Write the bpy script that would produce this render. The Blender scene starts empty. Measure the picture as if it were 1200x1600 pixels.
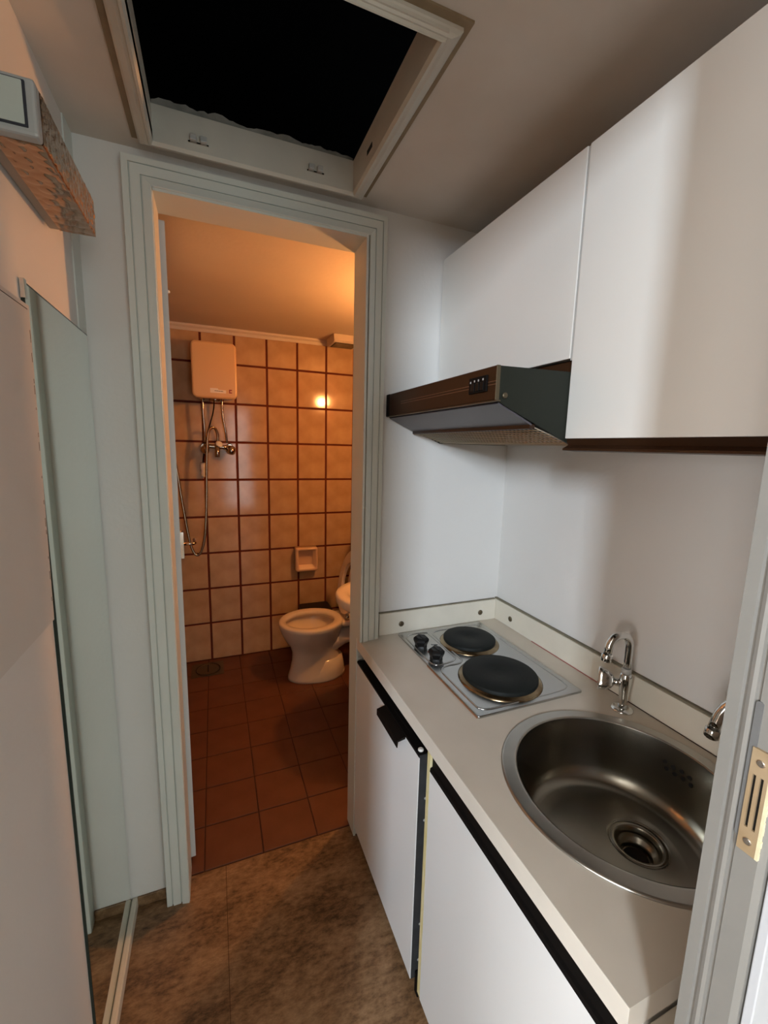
import bpy, bmesh, math, random
from mathutils import Vector, Matrix
S = bpy.context.scene
C = S.collection
PI = math.pi
random.seed(7)

# ------------------------------------------------------------------ camera
cam_d = bpy.data.cameras.new('camera'); cam = bpy.data.objects.new('camera', cam_d); C.objects.link(cam)
CZ = 1.39356
RIGHT = Vector((0.92849, -0.370524, 0.024873)); UP = Vector((0.033644, 0.150633, 0.988017)); FWD = Vector((0.36983, 0.916527, -0.152327))
cam.matrix_world = Matrix(((RIGHT.x, UP.x, -FWD.x, 0), (RIGHT.y, UP.y, -FWD.y, 0), (RIGHT.z, UP.z, -FWD.z, CZ), (0, 0, 0, 1)))
cam_d.sensor_fit = 'VERTICAL'; cam_d.sensor_height = 36.0; cam_d.sensor_width = 27.0
cam_d.lens = 659.07 * 36.0 / 1600.0
cam_d.clip_start = 0.01
S.camera = cam
# ------------------------------------------------------------------ world, lights, exposure
W = bpy.data.worlds.new('world'); S.world = W; W.use_nodes = True
W.node_tree.nodes['Background'].inputs[0].default_value = (0.75, 0.85, 1.0, 1)
W.node_tree.nodes['Background'].inputs[1].default_value = 0.5
S.view_settings.view_transform = 'Standard'; S.view_settings.look = 'None'
S.view_settings.gamma = 1.0; S.view_settings.use_curve_mapping = False
S.view_settings.exposure = 0.0
BULB_STRENGTH = 700.0
def area_light(name, loc, size, facing, power, col):
    l = bpy.data.lights.new(name, 'AREA'); l.shape = 'RECTANGLE'; l.size, l.size_y = size; l.energy = power; l.color = col
    o = bpy.data.objects.new(name, l); C.objects.link(o); o.location = loc
    o.rotation_euler = Vector(facing).to_track_quat('-Z', 'Y').to_euler()
area_light('daylight_back_window', (-2.02, -2.56, 2.24), (0.46, 0.76), (0, 1, 0), 235.0, (0.76, 0.88, 1.0))
area_light('added_fill_side', (-3.16, -1.35, 1.20), (1.15, 1.15), (1, 0, 0), 72.0, (0.97, 0.97, 0.97))  # fill light added at an unseen hall opening to brighten the cabinets
area_light('added_fill_rear', (0.75, -2.56, 1.10), (1.05, 1.75), (0, 1, 0), 24.0, (0.84, 0.97, 0.95))  # fill light added behind the camera to lift the left wall and casing

# ------------------------------------------------------------------ materials
def nodes_mat(name):
    m = bpy.data.materials.new(name); m.use_nodes = True
    nt = m.node_tree; return m, nt, nt.nodes['Principled BSDF']
def mat(name, col, rough=0.5, metal=0.0, var=0.0, scale=8.0, bump=0.0, bscale=60.0, detail=4.0, col2=None, trans=0.0, ior=1.45,
        emis=None, estr=0.0, stretch=None, coat=0.0, rvar=0.0, spec=0.5):
    m, nt, b = nodes_mat(name); N = nt.nodes; L = nt.links
    b.inputs['Base Color'].default_value = (*col, 1); b.inputs['Roughness'].default_value = rough
    b.inputs['Metallic'].default_value = metal; b.inputs['IOR'].default_value = ior
    b.inputs['Transmission Weight'].default_value = trans; b.inputs['Coat Weight'].default_value = coat; b.inputs['Specular IOR Level'].default_value = spec
    tc = N.new('ShaderNodeTexCoord'); vec = tc.outputs['Object']
    if stretch:
        mp = N.new('ShaderNodeMapping'); mp.inputs['Scale'].default_value = stretch; L.new(vec, mp.inputs[0]); vec = mp.outputs[0]
    if var > 0 or col2 or rvar > 0:
        nz = N.new('ShaderNodeTexNoise'); nz.inputs['Scale'].default_value = scale; nz.inputs['Detail'].default_value = detail
        L.new(vec, nz.inputs['Vector'])
        cr = N.new('ShaderNodeValToRGB'); cr.color_ramp.elements[0].position = 0.3; cr.color_ramp.elements[1].position = 0.72
        c2 = col2 if col2 else tuple(c*(1-var) for c in col)
        cr.color_ramp.elements[0].color = (*c2, 1); cr.color_ramp.elements[1].color = (*col, 1)
        L.new(nz.outputs['Fac'], cr.inputs[0])
        if var > 0 or col2: L.new(cr.outputs[0], b.inputs['Base Color'])
        if rvar > 0:
            mr = N.new('ShaderNodeMapRange'); mr.inputs[3].default_value = max(0, rough-rvar); mr.inputs[4].default_value = rough+rvar
            L.new(nz.outputs['Fac'], mr.inputs[0]); L.new(mr.outputs[0], b.inputs['Roughness'])
    if bump > 0:
        n2 = N.new('ShaderNodeTexNoise'); n2.inputs['Scale'].default_value = bscale; n2.inputs['Detail'].default_value = 5.0
        L.new(vec, n2.inputs['Vector'])
        bp = N.new('ShaderNodeBump'); bp.inputs['Strength'].default_value = bump; bp.inputs['Distance'].default_value = 0.004
        L.new(n2.outputs['Fac'], bp.inputs['Height']); L.new(bp.outputs[0], b.inputs['Normal'])
    if emis:
        b.inputs['Emission Color'].default_value = (*emis, 1); b.inputs['Emission Strength'].default_value = estr
    return m
M = {}
M['wall'] = mat('wall_paint', (0.70, 0.68, 0.65), 0.42, var=0.05, scale=3, bump=0.12, bscale=90)
M['wall_l'] = mat('left_wall_paint', (0.70, 0.665, 0.63), 0.5, var=0.05, scale=3, bump=0.12, bscale=70)
M['ceil'] = mat('ceiling_paint', (0.68, 0.63, 0.57), 0.8, col2=(0.60, 0.54, 0.47), scale=4.5, bump=0.12, bscale=45)
M['trim'] = mat('painted_wood_trim', (0.64, 0.665, 0.62), 0.42, var=0.04, scale=5, bump=0.02, bscale=30)
M['hatchp'] = mat('aged_hatch_paint', (0.60, 0.57, 0.50), 0.5, var=0.12, scale=9, bump=0.15)
M['tan'] = mat('tan_wood', (0.30, 0.22, 0.13), 0.6, var=0.3, scale=20)
M['plaster'] = mat('rough_plaster', (0.30, 0.29, 0.26), 0.95, var=0.4, scale=30, bump=0.8, bscale=40)
M['attic'] = mat('attic_unlit_dark', (0.006, 0.005, 0.005), 0.95, var=0.4, scale=6)  # near-black colour stands in for the unlit dark inside the attic
M['cab'] = mat('cabinet_laminate', (0.74, 0.71, 0.66), 0.42, var=0.03, scale=3)
M['cab_edge'] = mat('cabinet_edge', (0.62, 0.62, 0.60), 0.4)
M['fridge_w'] = mat('fridge_panel_white', (0.74, 0.74, 0.73), 0.38, var=0.03, scale=3)
M['counter'] = mat('worktop_laminate', (0.60, 0.53, 0.44), 0.42, col2=(0.55, 0.48, 0.39), scale=9, rvar=0.08)
M['counter_edge'] = mat('worktop_edge', (0.70, 0.65, 0.57), 0.42, var=0.05, scale=20)
M['cream'] = mat('cream_strip', (0.68, 0.63, 0.53), 0.45, var=0.07, scale=14)
M['seal'] = mat('sealant_grey_brown', (0.22, 0.19, 0.13), 0.7, var=0.3, scale=30)
M['red'] = mat('red_line', (0.34, 0.10, 0.08), 0.6)
M['steel'] = mat('brushed_steel', (0.50, 0.50, 0.49), 0.26, 1.0, var=0.06, scale=5, rvar=0.04)
M['sinksteel'] = mat('sink_steel', (0.33, 0.31, 0.265), 0.25, 1.0, var=0.10, scale=4, rvar=0.04)
M['sinkrim'] = mat('sink_rim_steel', (0.50, 0.48, 0.44), 0.30, 1.0, var=0.15, scale=12, rvar=0.06)
M['chrome'] = mat('chrome', (0.72, 0.72, 0.70), 0.08, 1.0)
M['chrome_w'] = mat('worn_chrome', (0.55, 0.50, 0.44), 0.16, 1.0, var=0.2, scale=60)
M['stained'] = mat('heat_stained_steel', (0.42, 0.34, 0.22), 0.25, 1.0, col2=(0.16, 0.10, 0.05), scale=18)
M['rust'] = mat('rusty_edge', (0.26, 0.11, 0.05), 0.6, var=0.3, scale=40)
M['iron'] = mat('black_iron', (0.010, 0.012, 0.011), 0.6, var=0.3, scale=15, bump=0.1, bscale=180, spec=0.22)
M['black'] = mat('black_plastic', (0.006, 0.005, 0.0045), 0.55, spec=0.1)
M['blackgloss'] = mat('black_gloss_plastic', (0.005, 0.005, 0.005), 0.35, spec=0.18)
M['dark'] = mat('dark_void', (0.006, 0.005, 0.004), 0.9)
M['darkgrey'] = mat('dark_grey_metal', (0.045, 0.045, 0.046), 0.4, var=0.4, scale=35)
M['yellow'] = mat('raw_yellow_edge', (0.55, 0.45, 0.14), 0.7, col2=(0.68, 0.62, 0.40), scale=30, stretch=(6, 6, 0.6))
M['hoodbrown'] = mat('hood_brown_enamel', (0.034, 0.014, 0.006), 0.4, var=0.25, scale=9, spec=0.25)
M['hoodgreen'] = mat('hood_side_enamel', (0.014, 0.016, 0.011), 0.5, spec=0.25)
M['visor'] = mat('smoked_visor', (0.085, 0.075, 0.085), 0.35, var=0.12, scale=8)
M['meshm'] = mat('filter_mesh_metal', (0.46, 0.40, 0.30), 0.4, 0.7)
M['stripe'] = mat('brass_stripe', (0.22, 0.13, 0.08), 0.35, 0.6)
M['greylight'] = mat('light_grey', (0.45, 0.44, 0.42), 0.4)
M['brass'] = mat('old_brass', (0.34, 0.235, 0.125), 0.5, 0.25, col2=(0.42, 0.31, 0.19), scale=25)
M['brassworn'] = mat('worn_painted_edge', (0.80, 0.70, 0.46), 0.5, var=0.2, scale=80)
M['jamb'] = mat('jamb_paint', (0.23, 0.22, 0.20), 0.5, var=0.08, scale=8, bump=0.12, bscale=40)
M['gouge'] = mat('gouged_paint', (0.15, 0.15, 0.148), 0.6, var=0.2, scale=40)
M['jambw'] = mat('white_casing_paint', (0.50, 0.51, 0.53), 0.5)
M['mirror'] = mat('mirror_silver', (0.78, 0.84, 0.80), 0.02, 1.0)
M['mirror_edge'] = mat('mirror_glass_edge', (0.008, 0.022, 0.018), 0.15)
M['panel'] = mat('panel_paint', (0.62, 0.57, 0.52), 0.5, var=0.06, scale=6, bump=0.1)
M['chip'] = mat('chipped_dark', (0.05, 0.03, 0.02), 0.8)
M['lampw'] = mat('lamp_end_plastic', (0.52, 0.56, 0.51), 0.4, var=0.05)
M['lampframe'] = mat('lamp_end_frame', (0.42, 0.42, 0.41), 0.35)
M['amber'] = mat('amber_glass', (0.40, 0.25, 0.16), 0.08, 0.75, trans=0.0, ior=1.5)
M['lampin'] = mat('lamp_back_tray', (0.40, 0.33, 0.27), 0.5)
M['tile'] = mat('beige_glazed_tile', (0.54, 0.37, 0.22), 0.10, col2=(0.42, 0.26, 0.14), scale=9, bump=0.03, bscale=14)
M['grout'] = mat('red_brown_grout', (0.11, 0.015, 0.004), 0.8)
M['ftile'] = mat('red_brown_floor_tile', (0.145, 0.055, 0.028), 0.42, col2=(0.11, 0.038, 0.018), scale=10, bump=0.08)
M['fgrout'] = mat('floor_grout', (0.07, 0.03, 0.018), 0.9)
M['bceil'] = mat('bathroom_ceiling', (0.66, 0.58, 0.48), 0.8, var=0.05, scale=5, bump=0.2, bscale=50)
M['crown'] = mat('crown_paint', (0.62, 0.54, 0.46), 0.5)
M['ceramic'] = mat('sanitary_ceramic', (0.74, 0.66, 0.56), 0.12, coat=0.3)
M['soapc'] = mat('soap_dish_ceramic', (0.66, 0.46, 0.32), 0.15)
M['boiler'] = mat('boiler_enamel', (0.68, 0.44, 0.22), 0.3)
M['sticker'] = mat('white_sticker', (0.80, 0.74, 0.66), 0.4)
M['ink'] = mat('dark_ink', (0.03, 0.03, 0.04), 0.6)
M['redmark'] = mat('red_mark', (0.25, 0.02, 0.01), 0.4)
M['hose'] = mat('hose_metal', (0.42, 0.33, 0.24), 0.25, 1.0)
M['leaf'] = mat('door_leaf_paint', (0.66, 0.65, 0.62), 0.45, var=0.05)
M['white'] = mat('white_plastic', (0.75, 0.72, 0.66), 0.4)
M['drain'] = mat('dull_drain_metal', (0.14, 0.11, 0.07), 0.45, 0.8)
M['hallwall'] = mat('hall_wall', (0.60, 0.53, 0.45), 0.8)
M['bulb'] = mat('lit_bulb', (1, 0.8, 0.5), 0.5, emis=(1.0, 0.42, 0.12), estr=BULB_STRENGTH)
def floor_mat():
    m, nt, b = nodes_mat('mottled_brown_vinyl'); N = nt.nodes; L = nt.links
    tc = N.new('ShaderNodeTexCoord'); mp = N.new('ShaderNodeMapping'); mp.inputs['Scale'].default_value = (0.75, 1.6, 1); mp.inputs['Rotation'].default_value = (0, 0, 0.15)
    L.new(tc.outputs['Object'], mp.inputs[0])
    n1 = N.new('ShaderNodeTexNoise'); n1.inputs['Scale'].default_value = 5; n1.inputs['Detail'].default_value = 8; n1.inputs['Roughness'].default_value = 0.7
    n2 = N.new('ShaderNodeTexNoise'); n2.inputs['Scale'].default_value = 45; n2.inputs['Detail'].default_value = 6; n2.inputs['Roughness'].default_value = 0.75
    L.new(mp.outputs[0], n1.inputs['Vector']); L.new(mp.outputs[0], n2.inputs['Vector'])
    mx = N.new('ShaderNodeMath'); mx.operation = 'ADD'; L.new(n1.outputs['Fac'], mx.inputs[0]); L.new(n2.outputs['Fac'], mx.inputs[1])
    cr = N.new('ShaderNodeValToRGB'); e = cr.color_ramp.elements
    e[0].position = 0.385; e[0].color = (0.040, 0.018, 0.006, 1); e[1].position = 0.63; e[1].color = (0.34, 0.215, 0.115, 1)
    x = e.new(0.5); x.color = (0.195, 0.108, 0.050, 1)
    hf = N.new('ShaderNodeMath'); hf.operation = 'MULTIPLY'; hf.inputs[1].default_value = 0.5; L.new(mx.outputs[0], hf.inputs[0])
    L.new(hf.outputs[0], cr.inputs[0]); L.new(cr.outputs[0], b.inputs['Base Color'])
    b.inputs['Roughness'].default_value = 0.45
    bp = N.new('ShaderNodeBump'); bp.inputs['Strength'].default_value = 0.25; bp.inputs['Distance'].default_value = 0.003
    L.new(n2.outputs['Fac'], bp.inputs['Height']); L.new(bp.outputs[0], b.inputs['Normal'])
    return m
M['floor'] = floor_mat()

# ------------------------------------------------------------------ mesh helpers
class MB:
    def __init__(s): s.bm = bmesh.new()
    def box(s, x0, x1, y0, y1, z0, z1, bev=0.0, seg=2):
        r = bmesh.ops.create_cube(s.bm, size=1.0); vs = r['verts']
        for v in vs: v.co = Vector(((x0+x1)/2 + v.co.x*(x1-x0), (y0+y1)/2 + v.co.y*(y1-y0), (z0+z1)/2 + v.co.z*(z1-z0)))
        if bev > 0:
            es = list({e for v in vs for e in v.link_edges})
            bmesh.ops.bevel(s.bm, geom=es, offset=bev, segments=seg, profile=0.5, affect='EDGES')
        return s
    def prism(s, poly, axis, a, b, bev=0.0):
        # poly: 2-D points in the plane normal to axis (x: (y,z); y: (x,z); z: (x,y))
        def P(u, v, w): return {'x': (w, u, v), 'y': (u, w, v), 'z': (u, v, w)}[axis]
        va = [s.bm.verts.new(P(u, v, a)) for u, v in poly]; vb = [s.bm.verts.new(P(u, v, b)) for u, v in poly]
        n = len(poly); fs = [s.bm.faces.new(va), s.bm.faces.new(vb)]
        for i in range(n): fs.append(s.bm.faces.new((va[i], va[(i+1) % n], vb[(i+1) % n], vb[i])))
        bmesh.ops.recalc_face_normals(s.bm, faces=fs)
        if bev > 0:
            es = list({e for f in fs[:2] for e in f.edges})
            bmesh.ops.bevel(s.bm, geom=es, offset=bev, segments=2, profile=0.5, affect='EDGES')
        return s
    def rings(s, rings, cap0=True, cap1=True, smooth=True):
        rv = [[s.bm.verts.new(p) for p in r] for r in rings]; n = len(rings[0]); fs = []
        for a, b in zip(rv, rv[1:]):
            for i in range(n): fs.append(s.bm.faces.new((a[i], a[(i+1) % n], b[(i+1) % n], b[i])))
        if cap0: fs.append(s.bm.faces.new(rv[0]))
        if cap1: fs.append(s.bm.faces.new(rv[-1]))
        bmesh.ops.recalc_face_normals(s.bm, faces=fs)
        if smooth:
            for f in fs:
                if len(f.verts) == 4: f.smooth = True
        return s
    def lathe(s, prof, c, axis=(0, 0, 1), n=32, cap0=True, cap1=True, smooth=True):
        ax = Vector(axis).normalized(); t = Vector((1, 0, 0)) if abs(ax.x) < 0.9 else Vector((0, 1, 0))
        u = ax.cross(t).normalized(); w = ax.cross(u); c = Vector(c)
        return s.rings([[c + ax*h + (u*math.cos(2*PI*i/n) + w*math.sin(2*PI*i/n))*r for i in range(n)] for r, h in prof], cap0, cap1, smooth)
    def tube(s, pts, r, n=8, closed=False):
        pts = [Vector(p) for p in pts]; k = len(pts); rr = []; up = None
        for i, p in enumerate(pts):
            a = pts[(i-1) % k] if (closed or i > 0) else p; b = pts[(i+1) % k] if (closed or i < k-1) else p
            d = (b-a).normalized()
            if up is None: up = Vector((0, 0, 1)) if abs(d.z) < 0.9 else Vector((1, 0, 0))
            u = d.cross(up).normalized(); up = u.cross(d).normalized()
            ri = r[i] if isinstance(r, (list, tuple)) else r
            rr.append([p + (u*math.cos(2*PI*j/n) + up*math.sin(2*PI*j/n))*ri for j in range(n)])
        if closed: rr.append(rr[0]); return s.rings(rr, False, False)
        return s.rings(rr)
    def build(s, name, m, parent=None, kind=None, label=None):
        me = bpy.data.meshes.new(name); 
        o = bpy.data.objects.new(name, me)
        if parent is not None:
            off = wloc(parent); o.parent = parent
        else: off = Vector((0, 0, 0))
        if off.length > 0: bmesh.ops.translate(s.bm, vec=-off, verts=s.bm.verts)
        s.bm.to_mesh(me); s.bm.free()
        me.materials.append(M[m] if isinstance(m, str) else m)
        C.objects.link(o)
        if kind: o['kind'] = kind
        if label: o['label'] = label
        return o
def wloc(o):
    v = Vector((0, 0, 0))
    while o is not None: v += o.location; o = o.parent
    return v
def thing(name, label, cat, loc=(0, 0, 0), group=None):
    o = bpy.data.objects.new(name, None); C.objects.link(o); o.location = loc; o.empty_display_size = 0.05
    o['label'] = label; o['category'] = cat
    if group: o['group'] = group
    return o
def struct(o, label=None):
    o['kind'] = 'structure'
    if label: o['label'] = label
    return o
def spline(pts, n=8):
    P = [Vector(p) for p in pts]; P = [P[0]*2-P[1]] + P + [P[-1]*2-P[-2]]; out = []
    for i in range(1, len(P)-2):
        for k in range(n):
            t = k/n; a, b, c, d = P[i-1:i+3]
            out.append(0.5*((2*b) + (c-a)*t + (2*a-5*b+4*c-d)*t*t + (3*b-a-3*c+d)*t**3))
    out.append(P[-2]); return out
def arc(c, r, a0, a1, n=10, u=(1, 0, 0), v=(0, 0, 1)):
    c = Vector(c); u = Vector(u); v = Vector(v)
    return [c + (u*math.cos(a0+(a1-a0)*i/n) + v*math.sin(a0+(a1-a0)*i/n))*r for i in range(n+1)]
def rrect(cx, cy, w, h, r, n=5):
    out = []
    for sx, sy, a in ((1, 1, 0), (-1, 1, PI/2), (-1, -1, PI), (1, -1, 1.5*PI)):
        for i in range(n+1):
            t = a + PI/2*i/n; out.append((cx + sx*(w/2-r) + r*math.cos(t), cy + sy*(h/2-r) + r*math.sin(t)))
    return out
def text_mesh(name, body, size, m, parent, loc, xdir, ydir, depth=0.0003, shear=0.0):
    cu = bpy.data.curves.new(name, 'FONT'); cu.body = body; cu.size = size; cu.extrude = depth; cu.align_x = 'CENTER'; cu.align_y = 'CENTER'; cu.shear = shear
    tmp = bpy.data.objects.new('tmp', cu); C.objects.link(tmp)
    dg = bpy.context.evaluated_depsgraph_get(); me = bpy.data.meshes.new_from_object(tmp.evaluated_get(dg))
    bpy.data.objects.remove(tmp); me.name = name
    x = Vector(xdir).normalized(); y = Vector(ydir).normalized(); z = x.cross(y)
    mw = Matrix(((x.x, y.x, z.x, loc[0]), (x.y, y.y, z.y, loc[1]), (x.z, y.z, z.z, loc[2]), (0, 0, 0, 1)))
    me.transform(Matrix.Translation(-wloc(parent)) @ mw); me.materials.clear(); me.materials.append(M[m])
    o = bpy.data.objects.new(name, me); o.parent = parent; C.objects.link(o); return o

# ------------------------------------------------------------------ room shell dimensions
XL, XR, D, H, B = -0.279, 0.986, 1.269, 2.081, 2.786
NY0, NY1 = 0.157, 0.203         # entry wall
OXL, OXR, OZT = -0.120, 0.428, 1.985   # bathroom door opening
DB = 1.335                      # back face of the door wall
HB = 2.058                      # bathroom ceiling
BXL, BXR = -0.62, 1.02

fl = MB().box(-3.1, 1.7, -2.6, 1.308, -0.06, -0.002).build('floor', 'fgrout'); struct(fl, 'mottled brown vinyl floor of the kitchenette')
MB().box(-3.1, -0.0095, -2.6, 1.308, -0.002, 0.0).build('vinyl_sheet', 'floor', fl)
MB().box(-0.008, 1.7, -2.6, 1.308, -0.002, 0.0).build('vinyl_sheet', 'floor', fl)

wl_ = MB().box(-0.42, XL, NY1, DB+0.0, 0, H+0.05).build('wall_left', 'wall_l'); struct(wl_)
MB().box(XL, XL+0.003, 1.207, D, 1.30, H).build('corner_batten', 'trim', wl_)
wr_ = MB().box(XR, XR+0.034, NY1, D, 0, H+0.05).build('wall_right', 'wall'); struct(wr_)
b = MB()
b.box(BXL, OXL, D, DB, 0, H+0.05); b.box(OXR, BXR+0.1, D, DB, 0, H+0.05); b.box(OXL, OXR, D, DB, OZT, H+0.05)
wb_ = b.build('wall_back', 'wall'); struct(wb_)
b = MB(); b.box(0.432, 1.7, NY0+0.006, NY1, 0, 2.7); b.box(-3.1, XL, NY0, NY1, 0, 2.7); b.box(XL, 0.432, NY0, NY1, 2.0, 2.7); b.box(XL, -0.18, NY0-0.01, NY1, 0, 2.0)  # last box: unseen left jamb, added to cut off window light
struct(b.build('wall_front', 'hallwall'))
# hall behind the camera, with the main window and openings for two added fills
b = MB(); b.box(-3.2, -3.1, -2.6, -1.95, 0, 2.7); b.box(-3.2, -3.1, -0.75, NY1, 0, 2.7); b.box(-3.2, -3.1, -1.95, -0.75, 0, 0.6); b.box(-3.2, -3.1, -1.95, -0.75, 1.8, 2.7); struct(b.build('wall_hall_left', 'hallwall'))
b = MB(); b.box(1.7, 1.8, -2.6, NY1, 0, 2.7); struct(b.build('wall_hall_right', 'hallwall'))
b = MB(); b.box(-3.2, -2.25, -2.6, -2.5, 0, 2.7); b.box(-1.79, 0.2, -2.6, -2.5, 0, 2.7); b.box(1.3, 1.8, -2.6, -2.5, 0, 2.7); b.box(0.2, 1.3, -2.6, -2.5, 0, 0.2); b.box(0.2, 1.3, -2.6, -2.5, 2.0, 2.7); b.box(-2.25, -1.79, -2.6, -2.5, 0, 1.85); b.box(-2.25, -1.79, -2.6, -2.5, 2.63, 2.7)
struct(b.build('wall_hall_back', 'hallwall'))
struct(MB().box(-3.2, 1.8, -2.6, NY1, 2.7, 2.78).build('ceiling_hall', 'hallwall'))

# kitchen ceiling with the hatch opening
hx0, hx1, hy0, hy1 = -0.104, 0.367, 0.719, 1.187
b = MB()
for q in ((-0.42, hx0-0.012, NY1, D), (hx1+0.012, XR+0.034, NY1, D), (hx0-0.012, hx1+0.012, NY1, hy0-0.012), (hx0-0.012, hx1+0.012, hy1+0.012, D)):
    b.box(*q, H, H+0.05)
struct(b.build('ceiling', 'ceil'))
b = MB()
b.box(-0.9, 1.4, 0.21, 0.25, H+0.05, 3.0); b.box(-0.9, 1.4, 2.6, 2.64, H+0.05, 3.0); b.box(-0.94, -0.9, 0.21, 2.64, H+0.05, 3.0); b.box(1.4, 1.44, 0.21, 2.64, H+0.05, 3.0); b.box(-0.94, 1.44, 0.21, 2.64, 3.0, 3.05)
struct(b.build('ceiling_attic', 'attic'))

# door casing around the bathroom opening: stepped profile (distance from outer edge, projection)
def casing_leg(mb, outer, inner, yb, yf, kind):
    pass
CO_L, CI_L, CO_R, CI_R, COT, CIT = -0.178, -0.115, 0.4885, 0.432, 2.048, 1.979
prof = [(0.0, 0.0), (0.0, 0.033), (0.0015, 0.036), (0.0150, 0.036), (0.0157, 0.032), (0.0178, 0.032), (0.0185, 0.038), (0.0395, 0.038), (0.0402, 0.034), (0.0420, 0.034), (0.0430, 0.041), (0.0615, 0.045), (0.063, 0.043), (0.063, 0.0)]
def casing(name):
    b = MB(); bm = b.bm
    path = [('L', 0.0), ('TL', 0), ('TR', 0), ('R', 0.76)]
    rows = []
    for u, p in prof:
        y = D - p
        rows.append([(CO_L+u, y, 0.0), (CO_L+u, y, COT-u), (CO_R-u*0.90, y, COT-u), (CO_R-u*0.90, y, 0.7605)])
    V = [[bm.verts.new(c) for c in r] for r in rows]; fs = []
    for i in range(len(V)-1):
        for j in range(3): fs.append(bm.faces.new((V[i][j], V[i][j+1], V[i+1][j+1], V[i+1][j])))
    fs.append(bm.faces.new([r[0] for r in V])); fs.append(bm.faces.new([r[3] for r in V]))
    for j in range(3): fs.append(bm.faces.new((V[-1][j], V[-1][j+1], V[0][j+1], V[0][j])))
    bmesh.ops.recalc_face_normals(bm, faces=fs)
    return b.build(name, 'trim')
t1 = struct(casing('trim_1'), 'grey white grooved casing around the bathroom doorway')
b = MB(); b.box(OXL-0.001, OXL+0.006, D-0.04, DB+0.004, 0, OZT); b.box(OXR-0.006, OXR+0.001, D-0.006, DB+0.004, 0, OZT); b.box(OXL, OXR, D-0.04, DB+0.004, OZT-0.006, OZT+0.001)
b.box(OXR-0.006, OXR+0.001, D-0.042, D-0.006, 0.7605, OZT)
b.build('jamb_lining', 'trim', t1)
# baseboards
struct(MB().box(XL+0.0055, XL+0.021, 0.55, D-0.001, 0, 0.035, 0.004).build('baseboard_left', 'cream'), 'narrow cream strip on the floor under the mirror')
struct(MB().box(XL+0.02, CO_L-0.001, D-0.006, D, 0, 0.034, 0.002).build('baseboard_back', 'floor'), 'brown strip under the wall beside the door casing')

# ------------------------------------------------------------------ entry door frame at the right (near)
pf = [(0.410, 0.203), (0.410, 0.1935), (0.4125, 0.1925), (0.4125, 0.1905), (0.4102, 0.1895), (0.4092, 0.1865), (0.4102, 0.1838), (0.4130, 0.1830), (0.4130, 0.1812), (0.4110, 0.1800), (0.4110, 0.1635), (0.4135, 0.1590), (0.432, 0.1575), (0.432, 0.203)]
t2 = struct(MB().prism(pf, 'z', 0, 2.05).build('trim_2', 'jamb'), 'grooved grey painted entry door jamb at the right edge')
MB().box(0.4155, 0.50, 0.150, 0.1573, 0, 2.05, 0.001).build('front_casing', 'jambw', t2, label='bright white front face of the entry door jamb')
# worn gouge beside the strike plate
MB().prism(rrect(0.1795, 1.132, 0.0052, 0.125, 0.0024), 'x', 0.4099, 0.4112).build('rebate_gouge', 'gouge', t2, label='grey gouge worn into the jamb beside the strike plate')
sp = MB(); sx0, sx1 = 0.4085, 0.4112
z0, z1, ya, yb_ = 1.060, 1.155, 0.1645, 0.1785
zs0, zs1 = 1.083, 1.132
w = (yb_-ya)
sp.box(sx0, sx1, ya, yb_, z0, zs0); sp.box(sx0, sx1, ya, yb_, zs1, z1)
for f0, f1 in ((0.0, 0.24), (0.42, 0.62), (0.80, 1.0)): sp.box(sx0, sx1, ya+w*f0, ya+w*f1, zs0, zs1)
spo = sp.build('strike_plate', 'brass', t2, label='tan brass strike plate with two slots')
MB().box(0.4105, 0.4114, ya+0.001, yb_-0.001, zs0-0.001, zs1+0.001).build('slot_recess', 'dark', spo)
for zz in (1.071, 1.144):
    MB().lathe([(0.0032, 0), (0.0032, 0.0006), (0.0022, 0.0009), (0.0012, 0.0004)], (sx0, (ya+yb_)/2, zz), (-1, 0, 0), 12).build('screw', 'chrome', spo)
b = MB()
for i in range(16):
    zz = z0 + i*(z1-z0)/16; b.box(sx0-0.0002, sx1, ya-0.0012-random.random()*0.001, ya+0.0006, zz, zz+(z1-z0)/16)
b.build('worn_edge', 'brassworn', spo, label='pale worn edge of the strike plate')

# ------------------------------------------------------------------ ceiling hatch frame
hatch = thing('ceiling_hatch', 'open square attic hatch with painted frame above the bathroom doorway', 'hatch', (0.13, 0.95, H))
ox0, ox1, oy0, oy1 = -0.137, 0.405, 0.706, 1.2235
def ring_frame(mb, o, i, z0, z1, prof):
    pass
b = MB(); bm = b.bm
fprof = [(0.0, H+0.002), (0.0, H-0.010), (0.005, H-0.016), (0.016, H-0.021), (0.022, H-0.021), (0.024, H-0.026), (0.029, H-0.027), (0.033, H-0.020), (0.033, H+0.002)]
rows = []
for u, z in fprof: rows.append([(ox0+u, oy0+u*0.40, z), (ox1-u*1.15, oy0+u*0.40, z), (ox1-u*1.15, oy1-u*1.1, z), (ox0+u, oy1-u*1.1, z)])
V = [[bm.verts.new(c) for c in r] for r in rows]; fs = []
for i in range(len(V)-1):
    for j in range(4): fs.append(bm.faces.new((V[i][j], V[i][(j+1) % 4], V[i+1][(j+1) % 4], V[i+1][j])))
bmesh.ops.recalc_face_normals(bm, faces=fs)
b.build('frame', 'hatchp', hatch)
for nm, q in (('liner_board', (hx0-0.012, hx0, hy0-0.012, hy1+0.012)), ('liner_board', (hx1, hx1+0.012, hy0-0.012, hy1+0.012)), ('liner_board', (hx0, hx1, hy1, hy1+0.012)), ('liner_board', (hx0, hx1, hy0-0.012, hy0))):
    MB().box(*q, H-0.018, H+0.055).build(nm, 'hatchp', hatch)
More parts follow.
